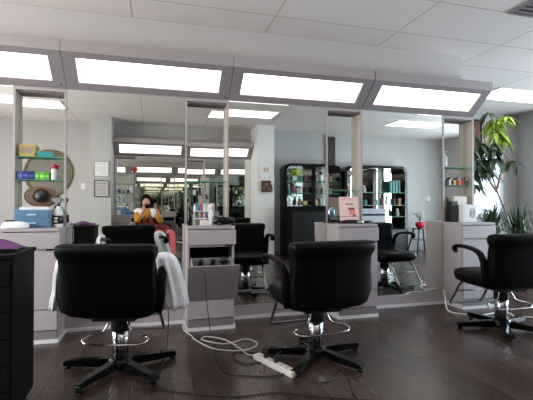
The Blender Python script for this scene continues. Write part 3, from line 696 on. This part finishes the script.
# ------------------------------------------------------------ black display cabinets on the opposite wall
def rrect(x0, x1, z0, z1, r, top_only=True, n=8):
    p = [(x0, z0), (x1, z0)]
    p += [(x1-r+r*math.cos(PI/2*k/n), z1-r+r*math.sin(PI/2*k/n)) for k in range(n+1)]
    p += [(x0+r-r*math.sin(PI/2*k/n), z1-r+r*math.cos(PI/2*k/n)) for k in range(n+1)]
    return p
def display(x0, x1, label, shelves, divx):
    t = thing('display_cabinet', label, 'cabinet', (0, 0, 0), 0, 'black display cabinets')
    y0, y1 = B-.005, B+.30; zt = 2.05
    out = rrect(x0, x1, 0, zt, .16); inn = rrect(x0+.07, x1-.07, .55, zt-.06, .11)
    b = nb(); rings = []
    for yy in (y0, y1): rings.append(([b.verts.new((p[0], yy, p[1])) for p in out], [b.verts.new((p[0], yy, p[1])) for p in inn]))
    n = len(out)
    for i in range(n):
        j = (i+1) % n
        for k, (o_, i_) in enumerate(rings): b.faces.new([o_[i], o_[j], i_[j], i_[i]])
        b.faces.new([rings[0][0][i], rings[0][0][j], rings[1][0][j], rings[1][0][i]]); b.faces.new([rings[0][1][i], rings[0][1][j], rings[1][1][j], rings[1][1][i]])
    bmesh.ops.recalc_face_normals(b, faces=b.faces[:]); obj('carcass', b, M['gloss'], t)
    b = nb(); prism(b, rrect(x0+.072, x1-.072, .552, zt-.062, .11), 'y', y0+.004, y0+.012); obj('mirror_back', b, M['mirror'], t)
    b = nb(); bx(b, divx-.045, divx+.045, y0+.012, y1-.004, .552, zt-.065); obj('divider', b, M['gloss'], t)
    for z in shelves:
        for u, v in ((x0+.072, divx-.045), (divx+.045, x1-.072)):
            b = nb(); bx(b, u, v, y0+.014, y1-.02, z-.008, z, 0); bx(b, u, v, y1-.02, y1-.016, z-.008, z, 1); obj('glass_shelf', b, [M['glass'], M['gedge']], t)
    b = nb(); bx(b, x0+.04, divx-.004, y1, y1+.016, .05, .53, bev=.004); obj('door', b, M['blackp'], t)
    b = nb(); bx(b, divx+.004, x1-.04, y1, y1+.016, .05, .53, bev=.004); obj('door', b, M['blackp'], t)
    return t
SA = (.85, 1.12, 1.39, 1.67); SB = (.85, 1.12, 1.42)
display(2.80, 4.30, 'black display cabinet with rounded corners behind the reception desk', SA, 3.50)
display(4.36, 5.93, 'black display cabinet with rounded corners next to the pale wall', SB, 5.05)
cols = [((228, 226, 220), 'white'), ((60, 90, 84), 'dark green'), ((40, 40, 44), 'black'), ((190, 200, 205), 'silver'), ((160, 110, 70), 'amber'), ((70, 130, 130), 'teal'), ((210, 190, 140), 'cream'), ((120, 70, 90), 'plum'), ((150, 160, 150), 'sage')]
rowname = {.85: 'lowest shelf', 1.12: 'lower shelf', 1.39: 'middle shelf', 1.67: 'top shelf', 1.42: 'top shelf'}
cnt = 0
for (u, v, S, nm) in ((2.90, 3.44, SA, 'desk cabinet left bay'), (3.56, 4.2, SA, 'desk cabinet right bay'), (4.46, 4.98, SB, 'wall-end cabinet left bay'), (5.12, 5.84, SB, 'wall-end cabinet right bay')):
    for z in S:
        if z == .85 and u < 4: continue
        x = u+.05; k = 0
        while x < v-.02:
            c, n_ = cols[(cnt*5+k*2) % 9]; w = random.uniform(.08, .13)
            if random.random() < .85 and not (u > 5 and z > 1.3):
                g = 'products on the black display shelves'
                l = '%s %s, black display %s, %s, %s' % (n_, '%s', rowname[z], ['first from left', 'second from left', 'third from left', 'fourth from left', 'fifth from left', 'sixth from left', 'seventh from left', 'eighth from left'][k], nm)
                if random.random() < .55: bottle(x, B+.17, z, w*.38, random.uniform(.15, .24), col(c), M['gloss'] if k % 2 else M['plug'], (l % 'bottle'), kind=random.choice(['cap', 'pump', 'cap']), group=g)
                else: carton(x, B+.17, z, w*.85, .08, random.uniform(.09, .2), col(c), (l % 'carton'), group=g)
            x += w+.02+random.uniform(0, .03); k += 1
        cnt += 1
for k in range(4):
    carton(5.55+k*.075, B+.17, 1.42, .05, .06, .30, col((34, 112, 114)), ['leftmost', 'second', 'third', 'rightmost'][k]+' of the four tall turquoise cartons in the right display cabinet')
# reception desk
t = thing('reception_desk', 'black reception desk before the display cabinets', 'desk', (2.72, -.52, 0))
b = nb(); bx(b, .02, 1.44, .05, .46, 0, 1.06, bev=.006); obj('body', b, M['cart'], t)
b = nb(); bx(b, -.02, 1.48, .0, .50, 1.06, 1.10, bev=.008); obj('counter_top', b, M['cart'], t)
b = nb(); bx(b, .06, 1.40, .46, .475, .10, .98, bev=.004); obj('front_panel', b, M['blackp'], t)
t = thing('side_cabinet', 'pale grey cabinet with a dark slot right of the reception desk', 'cabinet', (4.42, -.60, 0))
b = nb(); bx(b, 0, .62, 0, .40, 0, .88, bev=.006); obj('body', b, col((150, 152, 160)), t)
b = nb(); bx(b, .0, .62, 0, .40, .93, 1.04, bev=.006); bx(b, .01, .61, .01, .38, .88, .93); obj('top', b, col((150, 152, 160)), t); b = nb(); bx(b, .01, .61, .385, .395, .885, .925); obj('slot', b, M['hole'], t)

# stool with red flower pot
t = thing('stool', 'dark blue metal A-frame stool against the pale wall', 'stool', (6.28, B+.33, 0))
b = nb(); bx(b, -.17, .17, -.14, .14, .54, .565, bev=.006); obj('seat', b, M['gloss'], t)
for sx in (-1, 1):
    for sy in (-1, 1):
        b = nb(); tube(b, [(sx*.13, sy*.10, .54), (sx*.24, sy*.19, .012)], .018, 8, k=1); obj('leg', b, col((30, 36, 58), .3), t)
for z, e in ((.28, .19),):
    b = nb(); bx(b, -e, e, -.16, -.145, z, z+.015); bx(b, -e, e, .145, .16, z, z+.015); obj('rung', b, col((30, 36, 58), .3), t)
t = thing('potted_flower', 'red pot with a thin white flowering plant on the stool', 'plant', (6.25, B+.33, .565))
b = nb(); lathe(b, [(.06, 0), (.10, .05), (.11, .12), (.095, .15), (.085, .15)], n=20); obj('pot', b, col((190, 24, 50), .4), t)
b = nb(); bw = nb(); rn = random.Random(3)
for k in range(14):
    a = rn.uniform(0, 2*PI); e = rn.uniform(.05, .17); h = rn.uniform(.25, .42)
    tube(b, [(0, 0, .14), (e*.4*math.cos(a), e*.4*math.sin(a), .14+h*.35), (e*math.cos(a), e*math.sin(a), h)], .004, 5, k=3)
    for q in range(3): ball(bw, (e*math.cos(a)+rn.uniform(-.03, .03), e*math.sin(a)+rn.uniform(-.03, .03), h+rn.uniform(-.05, .02)), .016, u=7, v=5)
obj('stems', b, M['leafd'], t); obj('blossoms', bw, col((214, 210, 206)), t)

# ------------------------------------------------------------ plants
def leaf(b, base, d, L_, w, droop, mi=0, up=Vector((0, 0, 1)), n=5):
    d = d.normalized(); s = d.cross(up)
    if s.length < .05: s = d.cross(Vector((0, 1, 0)))
    s.normalize(); prev = None
    for i in range(n+1):
        t_ = i/n; p = base+d*L_*t_+Vector((0, 0, -droop*L_*t_*t_))
        ww = w*math.sin(PI*min(1, .08+t_*.92))**.8*(1 if t_ < 1 else 0)+.0008
        a = b.verts.new(p-s*ww+Vector((0, 0, .25*ww))); m_ = b.verts.new(p); c = b.verts.new(p+s*ww+Vector((0, 0, .25*ww)))
        if prev:
            for q in ([prev[0], prev[1], m_, a], [prev[1], prev[2], c, m_]):
                f = b.faces.new(q); f.material_index = mi; f.smooth = True
        prev = (a, m_, c)
def pot(t, r=.16, h=.28):
    b = nb(); lathe(b, [(r*.7, 0), (r*.95, h*.9), (r*1.05, h*.9), (r*1.05, h), (r*.9, h), (r*.9, h-.03)], n=24); obj('pot', b, M['pot'], t)
    b = nb(); lathe(b, [(r*.86, h-.045), (r*.88, h-.02)], n=20); obj('soil', b, M['soil'], t)
def umbrella_tree():
    rn = random.Random(11)
    t = thing('umbrella_tree', 'tall umbrella tree with drooping dark leaves behind the right cabinet', 'plant', (5.85, 5.5, 0))
    pot(t, .2, .34); ox = -.57
    b = nb(); stems = [[(0, 0, .3), (-.06, 0, .7), (-.36, 0, 1.35), (-.50, 0, 1.75), (-.62, 0, 2.3), (-.60, 0, 2.5)], [(-.36, 0, 1.33), (-.6, -.02, 1.6), (-.82, -.04, 1.9), (-.85, -.04, 2.35)], [(-.52, 0, 1.8), (-.38, 0, 2.1), (-.3, 0, 2.4)], [(-.36, 0, 1.38), (-.28, -.03, 1.7), (-.14, -.05, 1.9)]]
    for s in stems: tube(b, s, .014, 7, k=5, radii=[.018, .014, .011, .009, .007, .006][:len(s)])
    lf = nb()
    spots = []
    for (x, z, n_) in ((.2, 2.4, 2), (.2, 2.5, 1), (-.06, 2.04, 2), (-.05, 2.2, 3), (-.3, 1.95, 3), (-.1, 1.9, 3), (.06, 2.05, 2), (-.35, 1.65, 3), (-.18, 1.72, 3), (.03, 1.8, 2), (-.42, 1.45, 2), (.15, 2.2, 2), (.05, 2.55, 1), (.22, 2.45, 2), (.32, 2.3, 1), (.34, 1.95, 1), (.44, 1.85, 1)):
        for q in range(n_): spots.append((x+ox+rn.uniform(-.1, .1), rn.uniform(-.2, .2), z+rn.uniform(-.1, .1)))
    for (x, y, z) in spots:
        c = Vector((x, y, z)); anchor = min((Vector(p) for s in stems for p in smooth_path(s, 5)), key=lambda p: (p-c).length+abs(p.z-(c.z-.12))*.5)
        tube(b, [anchor, anchor.lerp(c, .5)+Vector((0, 0, .05)), c], .004, 5, k=3)
        lit_leaf = 1 if (x-ox > .08 and z > 2.2) or rn.random() < .04 else 0  # upper right leaves get a yellow-green that stands for light on them
        k = rn.randint(6, 8); a0 = rn.uniform(0, 6)
        for j in range(k):
            a = a0+2*PI*j/k; L_ = rn.uniform(.17, .26)
            leaf(lf, c, Vector((math.cos(a), math.sin(a), rn.uniform(-.5, -.05))), L_, L_*.15, rn.uniform(.4, 1.0), lit_leaf)
    obj('trunk', b, M['trunk'], t); obj('leaves', lf, [M['leafd'], M['leafl']], t)
umbrella_tree()
def strap_plant(x, y, n_, h, spread, w, m, label, seed, ph=.3, stem=None):
    rn = random.Random(seed); t = thing('potted_plant', label, 'plant', (x, y, 0)); pot(t, .15, ph)
    b = nb()
    for k in range(n_):
        a = rn.uniform(0, 2*PI); e = rn.uniform(.2, 1)*spread; hh = h*rn.uniform(.35, 1)
        P = smooth_path([(0.02*math.cos(a), .02*math.sin(a), ph-.03), (e*.25*math.cos(a), e*.25*math.sin(a), ph+hh*.6), (e*.7*math.cos(a), e*.7*math.sin(a), ph+hh*.95), (e*1.1*math.cos(a), e*1.1*math.sin(a), ph+hh*rn.uniform(.55, 1.15))], 4)
        s = Vector((-math.sin(a), math.cos(a), 0)); pr = None
        for i, p in enumerate(P):
            ww = w*(1-abs(i/(len(P)-1)-.35)**1.5); ww = max(.0008, ww*(1 if i < len(P)-1 else .05))
            v1 = b.verts.new(p-s*ww); v2 = b.verts.new(p+s*ww)
            if pr: f = b.faces.new([pr[0], pr[1], v2, v1]); f.smooth = True
            pr = (v1, v2)
    obj('leaves', b, m, t)
    if stem:
        b = nb()
        for k in range(5):
            a = k*1.3; tube(b, [(0, 0, ph-.03), (.05*math.cos(a), .05*math.sin(a), ph+h*.4), (.14*math.cos(a), .14*math.sin(a), ph+h*.8)], .009, 6, k=4)
        obj('stems', b, stem, t)
strap_plant(4.62, 4.72, 150, .80, .28, .012, M['leafd'], 'dark arching spider plant directly behind the right cabinet', 4)
strap_plant(5.17, 4.80, 150, .80, .27, .012, M['leafd'], 'dark bushy plant with narrow leaves below the umbrella tree', 5)
strap_plant(5.95, 4.95, 60, .72, .28, .022, M['leafl'], 'light green plant with yellowish stems at the right edge', 6, stem=col((196, 160, 96)))
strap_plant(5.60, 4.35, 40, .5, .24, .018, M['leafm'], 'mid green plant on the floor between the dark plants and the right edge', 8)

# ------------------------------------------------------------ power strip and cords
ang = math.atan2(2.47-2.86, .95-.79)
t = thing('power_strip', 'white power strip on the floor beside the middle chair', 'power strip', (.81, 2.70, .0), ang)
b = nb(); bx(b, -.21, .21, -.03, .03, 0, .036, bev=.008); obj('housing', b, M['plug'], t)
for i in range(6):
    b = nb(); bx(b, -.15+i*.055-.016, -.15+i*.055+.016, -.016, .016, .036, .0375); obj('socket', b, col((180, 176, 168)), t)
b = nb(); bx(b, .175, .195, -.012, .012, .036, .042, bev=.002); obj('switch', b, M['gloss'], t)
for i, l in ((1, 'black plug at the near outlet of the white power strip, first'), (3, 'black plug in the middle of the white power strip')):
    p = Matrix.Rotation(ang, 4, 'Z') @ Vector((-.15+i*.055, 0, 0))
    b = nb(); bx(b, -.014, .014, -.012, .012, 0, .04, bev=.004); tube(b, [(0, 0, .038), (0, .01, .055), (0, .05, .06)], .005, 6, k=3); tag(obj('plug', b, M['blackp']), l, 'plug', loc=(.81+p.x, 2.70+p.y, .038), rotz=ang)
def cord(pts, m, label, r=.0045, z=.006):
    b = nb(); tube(b, [(p[0], p[1], p[2] if len(p) > 2 else z) for p in pts], r, 6, k=8); return tag(obj('loose_cord', b, m), label, 'cord')  # plain cords of the tools and power strip, not extension leads
cord([(.30, 3.90, .10), (.27, 3.70, .02), (.33, 3.5), (.34, 3.42), (.47, 3.14), (.68, 3.06), (.81, 3.17), (.74, 3.29, .012), (.56, 3.24), (.40, 3.36, .014), (.44, 3.46), (.57, 3.30, .02), (.65, 3.07, .016), (.68, 2.97), (.725, 2.89, .02)], M['cordw'], 'pale cord looping from the middle cabinet to the power strip', .006)
cord([(.42, 3.60, .58), (.425, 3.545, .585), (.44, 3.535, .5), (.46, 3.55, .25), (.48, 3.50, .05), (.49, 3.42), (.46, 3.08), (.47, 2.72), (.59, 2.60), (.74, 2.55), (.86, 2.58, .006), (.83, 2.64, .006)], M['cordb'], 'black cord hanging from the open bin down to the floor', .004)
cord([(.93, 2.93, .012), (.78, 2.98), (.63, 3.03), (.57, 2.95), (.62, 2.79), (.72, 2.80), (.76, 2.78)], M['cordb'], 'short black cord looping by the power strip', .004)
cord([(.11, 3.12, .42), (.12, 3.10, .25), (.10, 3.05, .05), (.06, 2.85), (.03, 2.62), (.13, 2.50), (.27, 2.42), (.49, 2.33), (.70, 2.32), (.83, 2.26), (1.06, 2.14), (1.3, 2.05)], M['cordb'], 'long black cord running along the floor from the left chair', .004)
cord([(.97, 2.44, .012), (1.02, 2.38), (1.1, 2.40), (1.20, 2.52), (1.22, 2.42), (1.14, 2.2), (1.13, 2.1)], M['cordb'], 'black cord curling beside the base of the middle chair', .004)
cord([(3.16, 3.92, .16), (3.08, 3.80, .12), (3.0, 3.66), (3.0, 3.5), (3.18, 3.40), (3.42, 3.42), (3.5, 3.36), (3.45, 3.24), (3.5, 3.14, .03), (3.75, 3.05), (4.3, 3.0)], M['plug'], 'white cord trailing from the right mirror past the right chair', .007, .009)

# ------------------------------------------------------------ the person taking the photo, sitting opposite
def skin(name, verts, edges, radii, m, parent=None, sub=2, root=0):
    me = bpy.data.meshes.new(name); me.from_pydata([tuple(v) for v in verts], edges, [])
    me.materials.append(m); o = bpy.data.objects.new(name, me); C.objects.link(o)
    if parent: o.parent = parent
    md = o.modifiers.new('skin', 'SKIN'); md.use_smooth_shade = True
    for i, r in enumerate(radii):
        sv = me.skin_vertices[0].data[i]; sv.radius = (r, r) if not isinstance(r, tuple) else r; sv.use_root = (i == root)
    s = o.modifiers.new('sub', 'SUBSURF'); s.levels = s.render_levels = sub
    return o
P = thing('person', 'person in a mustard top and patterned skirt seated, holding up a phone', 'person', (0, 0, 0))
sk = mat('skin', (190, 140, 118), .55, var=.04)
hip = Vector((-.04, -.44, .57)); V = {}
body = [(-.04, -.44, .58), (-.06, -.43, .74), (-.085, -.41, .90), (-.10, -.39, .995), (-.105, -.37, 1.055), (-.11, -.345, 1.12), (-.11, -.335, 1.20),
        (.06, -.385, .985), (.175, -.235, .79), (.10, -.07, 1.0), (.075, -.045, 1.055),
        (-.27, -.385, .985), (-.275, -.20, .80), (-.17, -.075, .99), (-.135, -.045, 1.05),
        (.06, -.39, .575), (.37, -.06, .60), (.38, .0, .20), (.42, .12, .07),
        (-.12, -.38, .575), (.18, -.0, .60), (.18, .02, .20), (.20, .15, .07)]
ed = [(0, 1), (1, 2), (2, 3), (3, 4), (4, 5), (5, 6), (3, 7), (7, 8), (8, 9), (9, 10), (3, 11), (11, 12), (12, 13), (13, 14), (0, 15), (15, 16), (16, 17), (17, 18), (0, 19), (19, 20), (20, 21), (21, 22)]
rad = [(.12, .10), (.11, .085), (.12, .09), (.09, .07), .048, .065, .075, .05, .038, .026, .02, .05, .038, .026, .02, .085, .058, .042, .035, .085, .058, .042, .035]
skin('body', body, ed, rad, sk, P)
# head with face
b = nb(); hc = Vector((-.11, -.325, 1.185)); ball(b, hc, .1, .76, .9, 1.13, u=24, v=16); ball(b, hc+Vector((0, .035, -.055)), .055, .95, .85, .9)
ball(b, hc+Vector((0, .094, -.012)), .014, .8, 1.1, 1.5); ball(b, hc+Vector((.078, 0, -.005)), .02, .4, .8, 1.3); ball(b, hc+Vector((-.078, 0, -.005)), .02, .4, .8, 1.3)
obj('head', b, sk, P)
for s in (-1, 1):
    b = nb(); ball(b, hc+Vector((s*.03, .08, .012)), .012, 1.2, .6, .7); e_ = obj('eye', b, M['white'], P); b = nb(); ball(b, hc+Vector((s*.03, .087, .012)), .0055, 1, .5, 1); obj('iris', b, M['blackp'], e_)
b = nb(); ball(b, hc+Vector((0, .084, -.052)), .017, 1.2, .4, .4); obj('lips', b, col((160, 70, 70)), P)
b = nb(); ball(b, hc+Vector((0, -.02, .03)), .108, .86, .92, 1.0, u=20, v=14); ball(b, hc+Vector((0, -.07, -.04)), .08, 1, .7, 1.3); ball(b, hc+Vector((-.075, -.01, -.05)), .04, .6, 1, 1.8); ball(b, hc+Vector((.075, -.02, -.05)), .04, .6, 1, 1.8)
o = obj('hair', b, mat('dark_hair', (14, 10, 10), .85, var=.3, scale=40, stretch=(4, 4, 1), spec=.05), P)
# clothing
mus = mat('mustard_knit', (184, 122, 38), .9, var=.12, scale=60, bump=.3)
skin('cardigan', [body[i] for i in (0, 1, 2, 3)]+[body[7], body[8], (.115, -.11, .95), body[11], body[12], (-.19, -.11, .945)], [(0, 1), (1, 2), (2, 3), (3, 4), (4, 5), (5, 6), (3, 7), (7, 8), (8, 9)], [(.128, .115), (.122, .10), (.13, .105), (.10, .085), .072, .062, .045, .072, .062, .045], mus, P)
skirt = bpy.data.materials.new('patterned_skirt'); skirt.use_nodes = True; nt = skirt.node_tree
vo = nt.nodes.new('ShaderNodeTexVoronoi'); vo.inputs['Scale'].default_value = 30; cr = nt.nodes.new('ShaderNodeValToRGB'); tcn = nt.nodes.new('ShaderNodeTexCoord')
cr.color_ramp.elements[0].color = (*lin((34, 10, 18)), 1); cr.color_ramp.elements[0].position = .3; cr.color_ramp.elements[1].color = (*lin((150, 44, 54)), 1); cr.color_ramp.elements[1].position = .8
nt.links.new(tcn.outputs['Object'], vo.inputs['Vector']); nt.links.new(vo.outputs['Distance'], cr.inputs[0]); nt.links.new(cr.outputs[0], nt.nodes['Principled BSDF'].inputs['Base Color']); nt.nodes['Principled BSDF'].inputs['Roughness'].default_value = .9
skin('skirt', [(-.03, -.40, .68), (.08, -.35, .665), (.31, -.12, .635), (-.08, -.34, .665), (.12, -.07, .635)], [(0, 1), (1, 2), (0, 3), (3, 4)], [(.16, .14), .13, .11, .13, .11], skirt, P)
skin('tights', [(.32, -.12, .595), body[16], body[17], (.40, .05, .09)], [(0, 1), (1, 2), (2, 3)], [.062, .066, .05, .045], col((206, 96, 96), .8), P)
skin('tights', [(.135, -.07, .595), body[20], body[21], (.19, .08, .09)], [(0, 1), (1, 2), (2, 3)], [.062, .066, .05, .045], col((214, 130, 126), .8), P)
b = nb()
for k, (sx, sy, sz, c) in enumerate(((.10, .06, .06, (-.235, -.35, 1.0)), (.095, .06, .055, (.02, -.35, .995)), (.06, .03, .09, (-.21, -.31, .93)), (.05, .03, .07, (.03, -.31, .94)))):
    ball(b, c, 1, sx, sy, sz)
obj('shawl', b, M['towel'], P, 'white collar over the shoulders')
b = nb(); bx(b, -.135, -.055, -.325, -.29, .76, .98, bev=.01); obj('scarf', b, skirt, P)
for x in (.42, .20):
    b = nb(); superloft(b, [(x, .10 if x > .2 else .12, .012, .045, .12, 0), (x, .10 if x > .2 else .12, .04, .045, .12, 0), (x, .07 if x > .2 else .09, .08, .035, .07, 0), (x, .03 if x > .2 else .05, .12, .03, .04, 0)], e=.7); obj('shoe', b, M['blackp'], P)
# hands gripping the phone ends
Rz = Matrix.Rotation(math.radians(-15.6), 4, 'Z')
phc = Matrix.Translation((0, 0, 1.1)) @ Rz
def hand(s, px):
    """s=+1 right end (x>0) of the phone; built in phone space, palm behind the phone"""
    vs = [Vector((px+s*.03, -.05, -.045)), Vector((px+s*.022, -.04, -.01)), Vector((px+s*.02, -.036, .015))]
    e = [(0, 1), (1, 2)]; r = [.02, .022, .02]
    o1 = skin('palm', [phc @ v for v in vs], e, r, sk, P, 2)
    fl = [(.03, .062), (.018, .068), (.004, .064), (-.009, .052)]
    for k, (z, L_) in enumerate(fl):
        q = [Vector((px+s*.024, -.036, z-.004)), Vector((px+s*.03, -.028, z+.008)), Vector((px+s*.018, -.024, z+.018)), Vector((px+s*.018-s*L_*.4, -.022, z+.020))]
        skin('finger', [phc @ v for v in q], [(0, 1), (1, 2), (2, 3)], [.0085, .0085, .008, .0065], sk, o1, 1)
    q = [Vector((px+s*.026, -.04, -.03)), Vector((px+s*.022, -.03, -.046)), Vector((px+s*.008, -.016, -.05)), Vector((px-s*.012, -.010, -.046))]
    skin('thumb', [phc @ v for v in q], [(0, 1), (1, 2), (2, 3)], [.012, .011, .010, .008], sk, o1, 1)
hand(1, .055); hand(-1, -.125)
t = thing('phone', 'black phone held up in landscape by the seated person', 'phone', (0, 0, 1.1), math.radians(-15.6))
b = nb(); bx(b, -.125, .030, -.016, -.008, -.040, .034, bev=.003); obj('body', b, M['gloss'], t)
b = nb(); lathe(b, [(.007, 0), (.007, .002)], n=16, M4=Matrix.Translation((0, -.008, 0)) @ Matrix.Rotation(-PI/2, 4, 'X')); obj('lens', b, M['steel'], t)
b = drape([(-.47, .62), (-.44, .72), (-.40, .775), (-.36, .785), (-.32, .765), (-.30, .69)], -.42, -.22, seed=9)
o = tag(obj('towel', b, M['towel']), 'cream towel on the arm of the chair the person sits in', 'towel'); solid(o)

# ------------------------------------------------------------ light
w = bpy.data.worlds.new('world'); bpy.context.scene.world = w; w.use_nodes = True
nt = w.node_tree; bg = nt.nodes['Background']; sky = nt.nodes.new('ShaderNodeTexSky'); sky.sky_type = 'NISHITA'; sky.sun_disc = False; sky.sun_elevation = math.radians(35); sky.sun_rotation = math.radians(200)
nt.links.new(sky.outputs[0], bg.inputs[0]); bg.inputs[1].default_value = .4
for nm, x, ry, y0, y1, z0, z1, L_, c in (('added_light_left', XL-.14, -PI/2, .4, 3.6, .3, 2.55, 19, (1, .89, .84)), ('daylight_right', XR+.14, PI/2, .2, 4.4, .35, 2.3, 22, (.86, .92, 1))):  # area lamps added to lift the ceiling; the left window daylight is made up
    ld = bpy.data.lights.new(nm, 'AREA'); ld.shape = 'RECTANGLE'; ld.size = z1-z0; ld.size_y = y1-y0; ld.energy = L_*PI*(y1-y0)*(z1-z0); ld.color = c
    lo = bpy.data.objects.new(nm, ld); C.objects.link(lo); lo.location = (x, (y0+y1)/2, (z0+z1)/2); lo.rotation_euler = (0, ry, 0)

# ------------------------------------------------------------ camera
cam = bpy.data.cameras.new('camera'); co = bpy.data.objects.new('camera', cam); C.objects.link(co)
cam.sensor_width = 36; cam.lens = 410/533*36; cam.clip_start = .004
co.location = (0, 0.002, 1.1); co.rotation_euler = (math.radians(90.84), 0, math.radians(-15.6))
s = bpy.context.scene; s.camera = co
s.view_settings.view_transform = 'Standard'; s.view_settings.look = 'None'; s.view_settings.gamma = 1; s.view_settings.exposure = 0
s.view_settings.use_curve_mapping = False
try:
    s.cycles.max_bounces = 14; s.cycles.glossy_bounces = 12; s.cycles.diffuse_bounces = 4; s.cycles.transparent_max_bounces = 16
except Exception: pass
